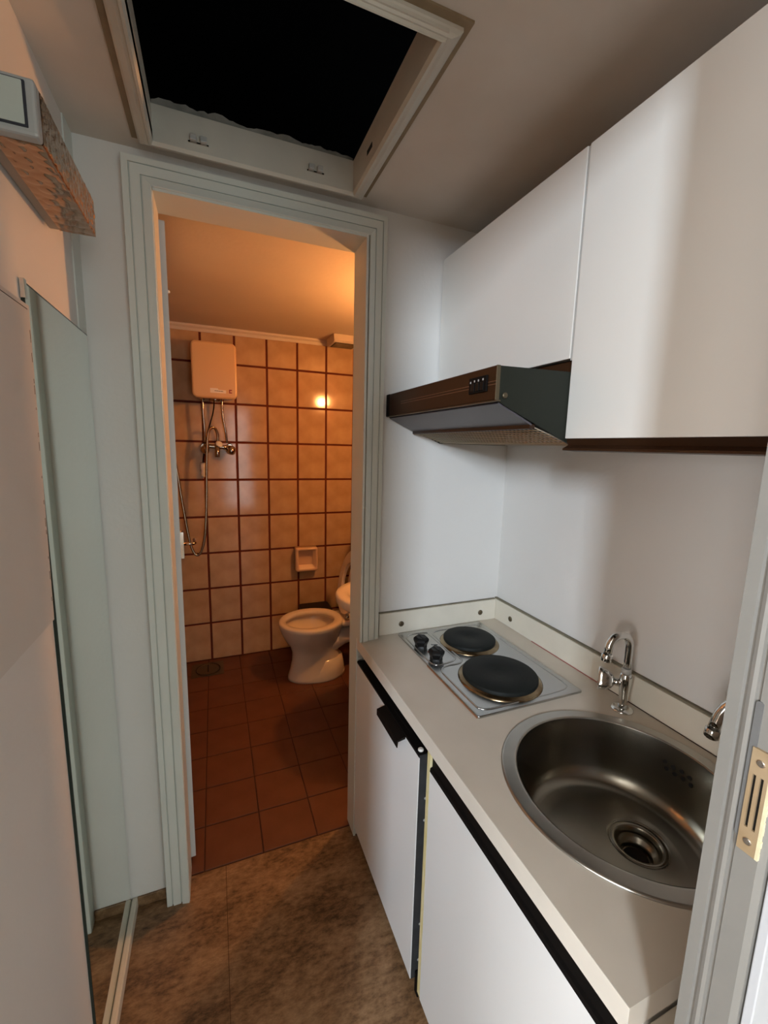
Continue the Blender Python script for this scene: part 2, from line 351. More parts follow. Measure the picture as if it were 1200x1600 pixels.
for q in ((ox0-0.013, ox0, oy0-0.013, oy1), (ox1, ox1+0.012, oy0-0.013, oy1), (ox0, ox1, oy0-0.013, oy0)):
    MB().box(*q, H-0.004, H+0.002).build('outer_bead', 'tan', hatch, label='brown bead outside the hatch frame')  # thin brown strips along three outer sides of the frame
# crumbled plaster along the top edges of the opening
b = MB(); random.seed(11); pe = []; hh = 0.006
for i in range(61):
    x = hx0 + (hx1-hx0)*i/60; hh = 0.75*hh + 0.25*(0.002 + 0.022*random.random()); pe.append((x, H+0.055+hh*(1.4-0.7*i/60)))
b.prism([(hx0, H+0.046)] + [(hx1, H+0.046)][:0] + pe + [(hx1, H+0.046)], 'y', hy1+0.004, hy1+0.03)
b.build('plaster_edge', 'plaster', hatch, kind='stuff', label='crumbled grey plaster along the far edge of the hatch')
for cx, cz in ((-0.009, H+0.002), (0.266, H+0.008)):
    cb = MB().box(cx-0.022, cx+0.022, hy1-0.0025, hy1, cz-0.006, cz-0.003).build('catch_plate', 'chrome_w', hatch)
    for s in (-1, 1): MB().box(cx+s*0.011-0.007, cx+s*0.011+0.007, hy1-0.010, hy1, cz-0.003, cz+0.009, 0.0015).build('catch_lug', 'lampframe', cb)
MB().box(hx1-0.001, hx1+0.001, 1.04, 1.075, H+0.004, H+0.014).build('latch_slot', 'dark', hatch)

# ------------------------------------------------------------------ wall lamp (left), mirror, panel
lamp = thing('wall_lamp', 'oblong wall lamp with amber textured glass above the mirror', 'lamp', (XL, 0.90, 1.82))
MB().box(XL, XL+0.020, 0.70, 1.065, 1.793, 1.852, 0.002).build('back_plate', 'lampin', lamp)
ec = MB().box(XL+0.0, XL+0.080, 0.748, 0.768, 1.783, 1.851, 0.004).build('end_cap', 'lampframe', lamp)
MB().prism(rrect(XL+0.0375, 1.818, 0.065, 0.054, 0.001), 'y', 0.7463, 0.749).build('cap_groove', 'ink', ec)
MB().prism(rrect(XL+0.0365, 1.8185, 0.061, 0.050, 0.001), 'y', 0.7453, 0.749).build('cap_panel', 'lampw', ec)
def glass_shell():
    b = MB(); bm = b.bm; x0, x1, y0, y1, z0, z1 = XL+0.021, XL+0.079, 0.769, 1.046, 1.785, 1.850
    random.seed(3)
    cells = {0: [(i*0.0085+random.uniform(-.003, .003), j*0.0085+random.uniform(-.003, .003), random.uniform(.0006, .0018)) for i in range(34) for j in range(10)],
             1: [(i*0.021+random.uniform(-.007, .007), j*0.021+random.uniform(-.007, .007), random.uniform(.0006, .0016)) for i in range(15) for j in range(5)]}
    rad = {0: 0.0062, 1: 0.011}
    def disp(f, u, v):
        d = 0.0; R = rad[f]
        for a, bb, h in cells[f]:
            dx, dy = u-a, v-bb
            if abs(dx) < R and abs(dy) < R:
                q = (dx*dx+dy*dy)/(R*R)
                if q < 1: d = max(d, h*(1-q)**0.5)
        return d
    def face(f, uL, vL, pos, nrm):
        nu, nv = max(2, int(uL/0.0020)), max(2, int(vL/0.0020)); g = []
        for i in range(nu+1):
            r = []
            for j in range(nv+1):
                u, v = uL*i/nu, vL*j/nv; p = Vector(pos(u, v)); d = 0
                if 0 < i < nu and 0 < j < nv: d = disp(f, u, v)
                r.append(bm.verts.new(p + Vector(nrm)*d))
            g.append(r)
        for i in range(nu):
            for j in range(nv):
                q = bm.faces.new((g[i][j], g[i+1][j], g[i+1][j+1], g[i][j+1])); q.smooth = True
    L, Wd, Hh = y1-y0, x1-x0, z1-z0
    face(0, L, Hh, lambda u, v: (x1, y0+u, z0+v), (1, 0, 0))
    face(1, L, Wd, lambda u, v: (x0+v, y0+u, z0), (0, 0, -1))
    face(0, L, Wd, lambda u, v: (x0+v, y0+u, z1), (0, 0, 1))
    face(1, Wd, Hh, lambda u, v: (x0+u, y1, z0+v), (0, 1, 0))
    bmesh.ops.remove_doubles(bm, verts=bm.verts, dist=0.0004); bmesh.ops.recalc_face_normals(bm, faces=bm.faces)
    return b
glass_shell().build('glass_shade', 'amber', lamp, label='copper coloured dimpled glass shade')
MB().lathe([(0.012, 0), (0.012, 0.22)], (XL+0.040, 0.80, 1.818), (0, 1, 0), 14).build('tube_bulb', 'lampin', lamp)

mir = thing('wall_mirror', 'tall frameless mirror on the left wall reaching the floor strip', 'mirror', (XL, 1.07, 0))
MB().box(XL, XL+0.0050, 0.889, 1.2605, 0.002, 1.640).build('mirror_glass', 'mirror', mir)
MB().box(XL, XL+0.0052, 0.8865, 0.889, 0.002, 1.640).build('glass_edge', 'mirror_edge', mir, label='dark green cut glass edge')
MB().box(XL, XL+0.0052, 0.889, 1.2605, 1.640, 1.6425).build('top_edge', 'mirror_edge', mir)
MB().box(XL+0.001, XL+0.008, 0.8815, 0.892, 1.615, 1.645, 0.001).build('clip', 'chrome', mir, label='small metal clip at the mirror top')

pan = thing('wall_panel', 'flat painted board with chipped edges on the left wall beside the mirror', 'panel', (XL, 0.72, 1.35))
pp = [(0.50, 1.087), (0.846, 1.087), (0.869, 1.600), (0.50, 1.600)]
MB().prism(pp, 'x', XL+0.0001, XL+0.015).build('board', 'panel', pan)
pi = [(0.50, 1.095), (0.836, 1.095), (0.858, 1.591), (0.50, 1.591)]
MB().prism(pi, 'x', XL+0.015, XL+0.0168).build('cover', 'panel', pan)
b = MB()
for t in (0.06, 0.09, 0.13, 0.21, 0.23, 0.30, 0.38, 0.41, 0.52, 0.60, 0.66, 0.70, 0.79, 0.84, 0.93):
    z = 1.591 - 0.496*t; y = 0.858 - 0.022*t; ln = random.choice((0.004, 0.007, 0.014)); b.box(XL+0.0150, XL+0.0170, y-0.0004, y+0.0010, z-ln, z)
b.box(XL+0.015, XL+0.0170, 0.50, 0.855, 1.5912, 1.5922)
b.build('paint_chip', 'chip', pan, kind='stuff', label='dark chips where the paint has flaked off the edge')

# ------------------------------------------------------------------ worktop with the sink hole
CX0, CX1, CY0, CY1, CT = 0.4237, 0.9845, 0.255, 1.264, 0.76
SC = Vector((0.7140, 0.4970)); SR = 0.2285
wt = thing('worktop', 'beige laminate worktop running along the right wall', 'worktop', (0.7, 0.76, CT))
def plate_with_hole(b, x0, x1, y0, y1, z0, z1, c, r, n=64):
    bm = b.bm; ang = sorted(set([2*PI*i/n for i in range(n)] + [math.atan2(yy-c.y, xx-c.x) % (2*PI) for xx in (x0, x1) for yy in (y0, y1)]))
    def rect(a):
        dx, dy = math.cos(a), math.sin(a); t = 1e9
        if abs(dx) > 1e-9: t = min(t, ((x1 if dx > 0 else x0)-c.x)/dx)
        if abs(dy) > 1e-9: t = min(t, ((y1 if dy > 0 else y0)-c.y)/dy)
        return c.x+dx*t, c.y+dy*t
    ring = lambda f, z: [bm.verts.new((*f(a), z)) for a in ang]
    circ = lambda a: (c.x+r*math.cos(a), c.y+r*math.sin(a))
    A, Bv, Cc, Dd = ring(rect, z1), ring(circ, z1), ring(circ, z0), ring(rect, z0); k = len(ang); fs = []
    for P, Q in ((A, Bv), (Bv, Cc), (Cc, Dd), (Dd, A)):
        for i in range(k): fs.append(bm.faces.new((P[i], P[(i+1) % k], Q[(i+1) % k], Q[i])))
    bmesh.ops.recalc_face_normals(bm, faces=fs)
b = MB(); plate_with_hole(b, CX0+0.0016, CX1, CY0+0.0016, CY1, 0.722, CT, SC, 0.205); b.build('top_board', 'counter', wt)
MB().box(CX0, CX0+0.0016, CY0, CY1, 0.722, CT, 0.0004).build('front_edge_band', 'counter_edge', wt, label='paler front edge band')
MB().box(CX0+0.0016, CX1, CY0, CY0+0.0016, 0.722, CT).build('end_edge_band', 'counter', wt)
s1 = MB().box(0.4985, 0.9695, 1.2525, D-0.0005, CT+0.0002, 0.836, 0.0015).build('backsplash_strip', 'cream', wt)
s2 = MB().box(0.9705, XR-0.0005, CY0, 1.2685, CT+0.0002, 0.836, 0.0015).build('backsplash_strip', 'cream', wt)
for x in (0.58, 0.902): MB().lathe([(0.0095, 0), (0.0095, 0.002), (0.006, 0.004)], (x, 1.2525, 0.793), (0, -1, 0), 14).build('screw_cap', 'drain', s1)
for y in (1.165, 0.76): MB().lathe([(0.0095, 0), (0.0095, 0.002), (0.006, 0.004)], (0.9705, y, 0.793), (-1, 0, 0), 14).build('screw_cap', 'drain', s2)
MB().box(0.975, XR-0.0004, CY0, 1.2685, 0.8355, 0.8405, 0.001).build('sealant_bead', 'seal', wt, label='brownish sealant line on the strip')
MB().box(0.5, 0.9705, 1.258, D-0.0004, 0.8355, 0.8385, 0.001).build('sealant_bead', 'seal', wt, label='brownish sealant line on the strip')
MB().box(0.9685, 0.9708, 0.78, 1.05, CT+0.0001, CT+0.0022).build('red_line', 'red', wt, label='thin red line at the foot of the strip')
MB().box(0.9690, 0.9708, CY0, 0.78, CT+0.0001, CT+0.002).build('joint_line', 'chip', wt)
# filler board at the near end
MB().box(0.455, 0.975, 0.2045, 0.2535, 0.0, 0.718, 0.001).build('end_filler', 'counter', wt, label='filler board between worktop end and entry wall')

# ------------------------------------------------------------------ hob
hob = thing('hob', 'two plate stainless steel electric hob set in the worktop', 'hob', (0.725, 1.0, CT))
HX0, HX1, HY0, HY1, HZ = 0.561, 0.889, 0.760, 1.238, 0.767
MB().prism(rrect((HX0+HX1)/2, (HY0+HY1)/2, HX1-HX0, HY1-HY0, 0.006, 3), 'z', CT+0.0003, HZ, 0.002).build('steel_tray', 'steel', hob)
b = MB()
def emb(pts, r, cl=False): b.tube([(x, y, HZ-0.0006) for x, y in pts], r, 6, cl)
def sm(p, n=6): return [(v.x, v.y) for v in spline([(x, y, 0) for x, y in p], n)]
emb(sm([(0.745, 1.215), (0.70, 1.213), (0.676, 1.200), (0.672, 1.170), (0.672, 1.030), (0.669, 1.006), (0.652, 0.993), (0.612, 0.992), (0.590, 0.985), (0.580, 0.965), (0.579, 0.94), (0.579, 0.81), (0.584, 0.787), (0.605, 0.777), (0.66, 0.776), (0.742, 0.777)]), 0.0030)
emb(sm([(0.745, 1.215), (0.84, 1.215), (0.862, 1.205), (0.871, 1.18), (0.872, 0.86), (0.870, 0.805), (0.860, 0.788), (0.83, 0.780), (0.742, 0.777)]), 0.0018)
emb(sm([(0.580, 1.205), (0.574, 1.18), (0.574, 1.04), (0.578, 1.014), (0.592, 1.005), (0.636, 1.010), (0.655, 1.022), (0.660, 1.045), (0.660, 1.19), (0.652, 1.212), (0.60, 1.216), (0.580, 1.205)]), 0.0030)
b.build('pressed_ridges', 'steel', hob, kind='stuff', label='pressed ridge lines in the steel tray')
MB().box(HX0-0.0012, HX0+0.0006, HY0+0.004, 1.02, CT+0.0002, CT+0.0042).build('rust_line', 'rust', hob, label='rusty brown line along the front edge')
for cx, cy, r in ((0.7580, 1.103, 0.084), (0.7150, 0.885, 0.102)):
    hp = MB().lathe([(r+0.012, 0), (r+0.012, 0.002), (r+0.006, 0.006), (r+0.003, 0.006), (r+0.001, 0.009), (r-0.001, 0.009)], (cx, cy, HZ-0.001), n=48).build('plate_ring', 'stained', hob, label='heat stained steel ring')
    MB().lathe([(r-0.001, 0), (r, 0.004), (r, 0.012), (r-0.003, 0.0145), (r*0.42, 0.0145), (r*0.40, 0.0138), (r*0.22, 0.0138), (r*0.20, 0.0130), (0.004, 0.0128)], (cx, cy, HZ+0.004), n=48).build('hot_plate', 'iron', hob, label='round black cast iron hot plate')
for cx, cy in ((0.594, 1.128), (0.601, 1.040)):
    k = MB().lathe([(0.0195, 0), (0.0190, 0.006), (0.0245, 0.020), (0.0245, 0.027), (0.0185, 0.033)], (cx, cy, HZ), n=6, smooth=False).build('knob', 'blackgloss', hob, label='black hexagonal control knob')
    MB().box(cx-0.0035, cx+0.0035, cy-0.014, cy+0.014, HZ+0.0325, HZ+0.0345, 0.0008).build('knob_grip', 'blackgloss', k)
MB().lathe([(0.0055, 0), (0.0055, 0.0012), (0.003, 0.0022)], (0.603, 1.086, HZ), n=14).build('pilot_light', 'redmark', hob, label='small dark red pilot light')
text_mesh('logo', 'Juno', 0.021, 'ink', hob, (0.642, 1.108, HZ+0.0004), (0.0, -1.0, 0), (1.0, 0.0, 0), shear=0.3)

# ------------------------------------------------------------------ round sink with tap
snk = thing('kitchen_sink', 'round stainless steel sink bowl set in the worktop', 'sink', (SC.x, SC.y, CT))
MB().lathe([(SR-0.001, 0), (SR, 0.0012), (SR-0.002, 0.0032), (SR-0.0045, 0.0041), (SR-0.0055, 0.00415), (0.2030, 0.0047), (0.2018, 0.0047), (0.1990, 0.0040), (0.1975, 0.0025), (0.1962, -0.004), (0.2, -0.006)], (SC.x, SC.y, CT+0.0004), n=96, cap0=False, cap1=False).build('rim', 'sinkrim', snk)
DRC = Vector((0.772, 0.492)); DZ = 0.612
b = MB(); rs = []
for r, z in ((0.1968, 0.763), (0.1955, 0.756), (0.192, 0.72), (0.187, 0.68), (0.183, 0.655), (0.176, 0.637), (0.166, 0.626), (0.150, 0.6205), (0.125, 0.618)):
    rs.append([Vector((SC.x+r*math.cos(2*PI*i/96), SC.y+r*math.sin(2*PI*i/96), z)) for i in range(96)])
for f, r, z in ((0.55, 0.088, 0.6165), (1.0, 0.056, 0.6145)):
    c = SC.lerp(DRC, f); rs.append([Vector((c.x+r*math.cos(2*PI*i/96), c.y+r*math.sin(2*PI*i/96), z)) for i in range(96)])
b.rings(rs, False, False); b.build('bowl', 'sinksteel', snk)
dr = MB().lathe([(0.0562, 0.0024), (0.0535, 0.0012), (0.052, -0.0008), (0.051, 0.0016), (0.045, 0.0012), (0.0405, -0.002), (0.039, -0.012), (0.038, -0.022), (0.030, -0.024), (0.028, -0.030), (0.027, -0.05), (0.003, -0.052)], (DRC.x, DRC.y, 0.6125), n=48, cap0=False).build('drain_fitting', 'sinksteel', snk)
MB().lathe([(0.0235, 0), (0.0235, 0.001)], (DRC.x, DRC.y, 0.577), n=24).build('drain_hole', 'dark', dr)
b = MB()
for i in range(4):
    for j in range(2):
        a = math.radians(13.0 - i*5.0 - j*1.5); z = 0.7235 - j*0.0125 - (i % 2)*0.002
        r = 0.1918-(0.72-z)*0.125 - 0.0004
        c = Vector((SC.x+r*math.cos(a), SC.y+r*math.sin(a), z)); b.lathe([(0.0046, -0.0010), (0.0046, 0.0008)], c, (-math.cos(a), -math.sin(a), 0.0), 10)
b.build('overflow_holes', 'dark', snk, kind='stuff', label='two rows of dark overflow holes')

def faucet(bx, by, tipdir, hdir, label, name='tap', R=0.031, drop=0.0):
    t = thing(name, label, 'tap', (bx, by, CT))
    MB().lathe([(0.0255, 0), (0.0255, 0.002), (0.022, 0.005), (0.015, 0.007)], (bx, by, CT), n=28).build('base_flange', 'chrome', t)
    MB().lathe([(0.0110, 0.005), (0.0098, 0.02), (0.0112, 0.045), (0.0138, 0.066), (0.0145, 0.082), (0.0125, 0.093), (0.0105, 0.097)], (bx, by, CT), n=24).build('body', 'chrome', t)
    MB().lathe([(0.0112, 0.0975), (0.0112, 0.108), (0.0095, 0.110)], (bx, by, CT), n=20).build('collar', 'greylight', t, label='pale collar ring')
    d = Vector((*tipdir, 0)).normalized()
    p0 = Vector((bx, by, CT+0.108)); pts = [p0, p0+Vector((0, 0, 0.02)), p0+Vector((0, 0, 0.055-drop))]
    c = p0 + Vector((0, 0, 0.060-drop)) + d*R
    pts += arc(c, R, PI, 0.12, 14, d, (0, 0, 1)); e = pts[-1]; pts += [e + d*0.003 - Vector((0, 0, 0.016))]
    sp_ = MB().tube(pts, 0.0094, 14).build('spout', 'chrome', t)
    e = pts[-1]; MB().lathe([(0.0105, 0), (0.0122, 0.002), (0.0122, 0.017), (0.0105, 0.019)], e, (0.1*d.x, 0.1*d.y, -1), 18).build('nozzle', 'chrome', sp_)
    if hdir:
        h = Vector((*hdir, 0)).normalized(); s = Vector((bx, by, CT+0.068)); st = MB().tube([s+h*0.009, s+h*0.018, s+h*0.030], [0.0085, 0.0098, 0.0080], 14).build('valve_stem', 'chrome', t)
        # rounded triangular grip: narrow at the stem, wide at the end
        side = Vector((-h.y, h.x, 0)); up = Vector((0, 0, 1)); rr = []
        for k, (q, f) in enumerate(((0.024, 0.45), (0.030, 0.75), (0.042, 1.05), (0.056, 1.22), (0.060, 1.10))):
            ring = []
            for i in range(24):
                a = 2*PI*i/24; rad = 0.0225*f*(1.0 - 0.16*math.cos(3*(a-PI/2)+PI)); ring.append(s+h*q+side*rad*math.cos(a)+up*rad*math.sin(a))
            rr.append(ring)
        MB().rings(rr).build('handle', 'chrome', st, label='three sided chrome grip')
    return t
faucet(0.927, 0.673, (-1.0, 0.10), (-0.65, 0.75), 'chrome gooseneck tap with triangular grip between hob and sink')
faucet(0.945, 0.335, (-0.75, 0.67), None, 'second chrome tap mostly hidden behind the entry door jamb', R=0.069, drop=0.025)

# ------------------------------------------------------------------ under-counter fridge
fr = thing('fridge', 'small under-counter fridge with white front panel below the hob', 'fridge', (0.70, 1.03, 0))
MB().box(0.475, 0.965, 0.797, 1.250, 0.045, 0.700, 0.003).build('cabinet_body', 'darkgrey', fr)
dd = MB().box(0.4258, 0.470, 0.7905, 1.2605, 0.038, 0.678, 0.001).build('door', 'darkgrey', fr, label='grey black door frame of the fridge')
MB().box(0.4237, 0.4258, 0.7908, 1.2600, 0.040, 0.6720, 0.0006).build('front_panel', 'fridge_w', dd, label='white front panel')
hd = MB().prism([(0.4000, 0.668), (0.4000, 0.650), (0.4025, 0.648), (0.4042, 0.664), (0.4245, 0.668), (0.44, 0.676), (0.44, 0.680), (0.4245, 0.6745)], 'y', 0.868, 1.008).build('handle', 'black', dd, label='black projecting lip handle')
MB().box(0.4246, 0.472, 0.7925, 1.2600, 0.6722, 0.6790).build('top_strip', 'black', dd)
MB().lathe([(0.007, 0), (0.007, 0.003), (0.004, 0.005)], (0.436, 0.8065, 0.6790), (0, 0, 1), 14).build('hinge_pin', 'white', dd)
for z, s in ((0.56, 0.004), (0.50, 0.003), (0.20, 0.003), (0.09, 0.005)):
    MB().prism(rrect(0.447, z, 0.010, 0.007, 0.003, 2), 'y', 0.7898, 0.7906).build('scuff', 'greylight', dd)
MB().box(0.50, 0.53, 0.80, 0.83, 0.0, 0.045).build('foot', 'black', fr); MB().box(0.50, 0.53, 1.20, 1.23, 0.0, 0.045).build('foot', 'black', fr)
MB().box(0.436, 0.462, 0.772, 0.79, 0.0, 0.062, 0.002).build('foot', 'black', fr)
MB().box(0.452, 0.475, 0.797, 1.255, 0.0, 0.036).build('kick_plate', 'black', fr)

# ------------------------------------------------------------------ sink base cabinet
bc = thing('base_cabinet', 'white sink base cabinet with black grip rail at right of the fridge', 'cabinet', (0.70, 0.50, 0))
b = MB(); b.box(0.446, 0.965, 0.740, 0.756, 0.06, 0.7215); b.box(0.446, 0.965, 0.258, 0.272, 0.06, 0.7215); b.box(0.95, 0.965, 0.272, 0.740, 0.06, 0.7215); b.box(0.446, 0.95, 0.272, 0.740, 0.06, 0.075)
b.build('carcass', 'cab', bc)
MB().box(0.4240, 0.4460, 0.7400, 0.7515, 0.058, 0.7215).build('raw_edge', 'yellow', bc, label='raw yellow edge of the side panel')
MB().box(0.4237, 0.4395, 0.262, 0.7385, 0.055, 0.6800, 0.001).build('door', 'fridge_w', bc)
rl = MB().prism([(0.4300, 0.7205), (0.4300, 0.690), (0.4250, 0.688), (0.4237, 0.680), (0.4460, 0.680), (0.4460, 0.7205)], 'y', 0.262, 0.7385).build('grip_rail', 'black', bc, label='long black recessed grip rail')
MB().box(0.4455, 0.4600, 0.262, 0.756, 0.0, 0.058).build('plinth', 'tan', bc, label='brown plinth board')

# ------------------------------------------------------------------ upper cabinets
XU = 0.6905
ua = thing('upper_cabinet', 'short white wall cabinet above the extractor hood', 'cabinet', (0.84, 0.98, 1.58), 'white wall cabinets')
MB().box(XU+0.019, XR-0.001, 0.706, 1.266, 1.588, 1.976).build('carcass', 'cab_edge', ua)
MB().box(XU, XU+0.0185, 0.706, 1.2655, 1.584, 1.978, 0.0012).build('door', 'cab', ua)
MB().box(XU+0.02, XR-0.001, 0.706, 1.266, 1.582, 1.588).build('bottom_board', 'dark', ua)
MB().box(XU+0.002, XU+0.02, 0.7005, 0.7055, 1.580, 1.976).build('edge_strip', 'greylight', ua, label='pale metal strip between the doors')
ub = thing('upper_cabinet', 'tall white wall cabinet at the right above the sink', 'cabinet', (0.84, 0.45, 1.42), 'white wall cabinets')
MB().box(XU+0.019, XR-0.001, 0.206, 0.699, 1.4215, 1.976).build('carcass', 'cab_edge', ub)
MB().box(XU, XU+0.0185, 0.206, 0.6995, 1.4205, 1.978, 0.0012).build('door', 'cab', ub)
tr = MB().prism([(XU+0.004, 1.4213), (XU+0.010, 1.407), (XU-0.004, 1.400), (XU-0.004, 1.396), (XU+0.03, 1.394), (0.80, 1.398), (0.80, 1.4213)], 'y', 0.206, 0.6995).build('light_rail', 'hoodbrown', ub, label='dark brown rail under the cabinet')

# ------------------------------------------------------------------ extractor hood
hood = thing('extractor_hood', 'brown extractor hood with grey visor under the short cabinet', 'hood', (0.75, 0.98, 1.41))
sec = [(0.517, 1.5535), (0.70, 1.5565), (0.97, 1.5565), (0.97, 1.409), (0.705, 1.409), (0.532, 1.479), (0.517, 1.487)]
MB().prism(sec, 'y', 0.7005, 0.7050).build('side_panel', 'hoodgreen', hood, label='dark green black side panel')
MB().prism(sec, 'y', 1.259, 1.2635).build('side_panel', 'hoodgreen', hood, label='dark green black side panel')
MB().box(0.52, 0.97, 0.7050, 1.259, 1.548, 1.5535).build('top_plate', 'black', hood)
MB().box(0.70, 0.972, 0.71, 1.26, 1.5535, 1.58).build('mounting_box', 'hoodbrown', hood)
fp = MB().box(0.5085, 0.517, 0.7010, 1.2630, 1.4890, 1.5545, 0.0025).build('front_panel', 'hoodbrown', hood)
for z in (1.5245, 1.5185): MB().box(0.5078, 0.509, 0.700, 1.15, z, z+0.0011).build('trim_line', 'stripe', fp)
MB().box(0.5076, 0.5175, 1.238, 1.2632, 1.4880, 1.5550, 0.002).build('end_cap', 'black', fp)
MB().box(0.5080, 0.5170, 0.7000, 0.7022, 1.4885, 1.5545, 0.0008).build('edge_trim', 'drain', fp, label='pale metal edge trim')
MB().box(0.5080, 0.5180, 0.6955, 1.2600, 1.4862, 1.4890, 0.0008).build('lower_trim', 'drain', fp)
sw = MB().box(0.5045, 0.5085, 0.727, 0.790, 1.5075, 1.5395, 0.001).build('switch_plate', 'black', fp, label='black switch plate with small pale marks')
for i in range(3): MB().box(0.5022, 0.5048, 0.735+i*0.016, 0.747+i*0.016, 1.5110, 1.5270, 0.0008).build('rocker_switch', 'blackgloss', sw)
for y, z in ((0.739, 1.5322), (0.755, 1.5318), (0.769, 1.5318), (0.783, 1.5305), (0.7755, 1.519)): MB().box(0.5040, 0.5048, y-0.0018, y+0.0018, z-0.002, z+0.002).build('switch_mark', 'greylight', sw)
MB().lathe([(0.006, 0), (0.006, 0.002), (0.004, 0.003)], (0.530, 0.7005, 1.4985), (0, -1, 0), 14).build('side_screw', 'drain', hood)
vs = [(0.5195, 1.486), (0.6050, 1.4475), (0.6040, 1.4440), (0.5180, 1.4825)]
MB().prism(vs, 'y', 0.7045, 1.2560).build('visor', 'visor', hood, label='grey smoked visor flap')
MB().box(0.6000, 0.6140, 0.7050, 1.2580, 1.4375, 1.4475, 0.0015).build('visor_bar', 'hoodbrown', hood)
b = MB()
def fz(x): return 1.4400 - (x-0.612)/(0.705-0.612)*0.029 if x < 0.705 else 1.411
x = 0.614
while x < 0.968: b.box(x-0.0010, x+0.0010, 0.7055, 1.256, fz(x)-0.001, fz(x)+0.001); x += 0.0125
y = 0.7068
while y < 1.256:
    for xa, xb in ((0.612, 0.705), (0.705, 0.968)):
        b.prism([(xa, fz(xa)), (xb, fz(xb)), (xb, fz(xb)+0.002), (xa, fz(xa)+0.002)], 'y', y-0.0010, y+0.0010)
    y += 0.0135
b.build('filter_mesh', 'meshm', hood, kind='stuff', label='metal grease filter mesh')
MB().box(0.612, 0.968, 0.706, 1.258, 1.448, 1.450).build('filter_backing', 'dark', hood)

# ================================================================== BATHROOM
bw = struct(MB().box(BXL-0.1, BXR+0.1, B, B+0.1, 0, 2.2).build('wall_bathroom_back', 'grout'), 'beige tiled back wall of the bathroom')
bl = struct(MB().box(BXL-0.1, BXL, DB, B, 0, 2.2).build('wall_bathroom_left', 'grout'))
br = struct(MB().box(BXR, BXR+0.1, DB, B, 0, 2.2).build('wall_bathroom_right', 'grout'))
struct(MB().box(BXL-0.1, BXR+0.1, DB-0.0, B+0.1, HB, HB+0.06).build('ceiling_bathroom', 'bceil'))
bf = struct(MB().box(BXL-0.1, BXR+0.1, 1.309, B+0.1, -0.06, -0.0035).build('floor_bathroom', 'fgrout'), 'red brown tiled bathroom floor')
tile_cache = {}
def tile(w, h, t, m, bev):
    k = (round(w, 4), round(h, 4), m)
    if k not in tile_cache:
        bm = bmesh.new(); vs = []
        for z, i in ((0, 0), (t-bev, 0), (t, bev)):
            vs.append([bm.verts.new((x, y, z)) for x, y in ((-w/2+i, -h/2+i), (w/2-i, -h/2+i), (w/2-i, h/2-i), (-w/2+i, h/2-i))])
        for a, bb in zip(vs, vs[1:]):
            for i in range(4): bm.faces.new((a[i], a[(i+1) % 4], bb[(i+1) % 4], bb[i]))
        bm.faces.new(vs[2]); bmesh.ops.recalc_face_normals(bm, faces=bm.faces)
        me = bpy.data.meshes.new('tile'); bm.to_mesh(me); bm.free(); me.materials.append(M[m]); tile_cache[k] = me
    return tile_cache[k]
def lay(parent, us, vs, frame, gap, t, m, bev=0.0015):
    o, U, V, Nn = (Vector(q) for q in frame)
    for u0, u1 in zip(us, us[1:]):
        for v0, v1 in zip(vs, vs[1:]):
            if u1-u0 < 0.012 or v1-v0 < 0.012: continue
            me = tile(u1-u0-gap, v1-v0-gap, t, m, bev); ob = bpy.data.objects.new('tile', me); C.objects.link(ob); ob.parent = parent
            p = o + U*(u0+u1)/2 + V*(v0+v1)/2
            j = random.uniform(-0.004, 0.004); k = random.uniform(-0.004, 0.004)
            X = (U + Nn*j).normalized(); Y = (V + Nn*k).normalized(); Z = X.cross(Y).normalized(); Y = Z.cross(X)
            ob.matrix_local = Matrix(((X.x, Y.x, Z.x, p.x), (X.y, Y.y, Z.y, p.y), (X.z, Y.z, Z.z, p.z), (0, 0, 0, 1)))
zl = [0.0] + [0.0205+0.2295*k for k in range(1, 9)] + [HB]
zl = [0.0] + [0.251+0.2295*k for k in range(0, 8)] + [HB]
xl = [BXL] + [x for x in sorted(0.881-0.187*k for k in range(0, 9)) if x > BXL+0.012] + [BXR]
lay(bw, xl, zl, ((0, B, 0), (1, 0, 0), (0, 0, 1), (0, -1, 0)), 0.0125, 0.004, 'tile')
yl = [DB] + [y for y in sorted(B-0.187*k for k in range(1, 8)) if y > DB+0.012] + [B-0.004]
lay(bl, yl, zl, ((BXL, 0, 0), (0, 1, 0), (0, 0, 1), (1, 0, 0)), 0.0125, 0.004, 'tile')
lay(br, yl, zl, ((BXR, 0, 0), (0, -1, 0), (0, 0, 1), (-1, 0, 0)) if False else ((BXR, 0, 0), (0, 1, 0), (0, 0, 1), (-1, 0, 0)), 0.0125, 0.004, 'tile')
bfw = MB(); bfw.box(BXL, OXL-0.004, DB+0.0002, DB+0.006, 0, HB); bfw.box(OXR+0.004, BXR, DB+0.0002, DB+0.006, 0, HB); bfw.box(OXL-0.004, OXR+0.004, DB+0.0002, DB+0.006, OZT+0.004, HB)
bfw = struct(bfw.build('wall_bathroom_front', 'grout'))
for ux in ([x for x in xl if x < OXL-0.02]+[OXL-0.008], [OXR+0.008]+[x for x in xl if x > OXR+0.02]):
    lay(bfw, ux, zl, ((0, DB+0.006, 0), (1, 0, 0), (0, 0, 1), (0, 1, 0)), 0.0125, 0.004, 'tile')
fx = [BXL] + [x for x in sorted(0.302+0.1885*k for k in range(-5, 4)) if x > BXL+0.012] + [BXR]
fy = [1.312, 1.488] + [1.488+0.187*k for k in range(1, 7)] + [B]
lay(bf, fx, fy, ((0, 0, -0.0035), (1, 0, 0), (0, 1, 0), (0, 0, 1)), 0.0045, 0.0035, 'ftile', 0.001)
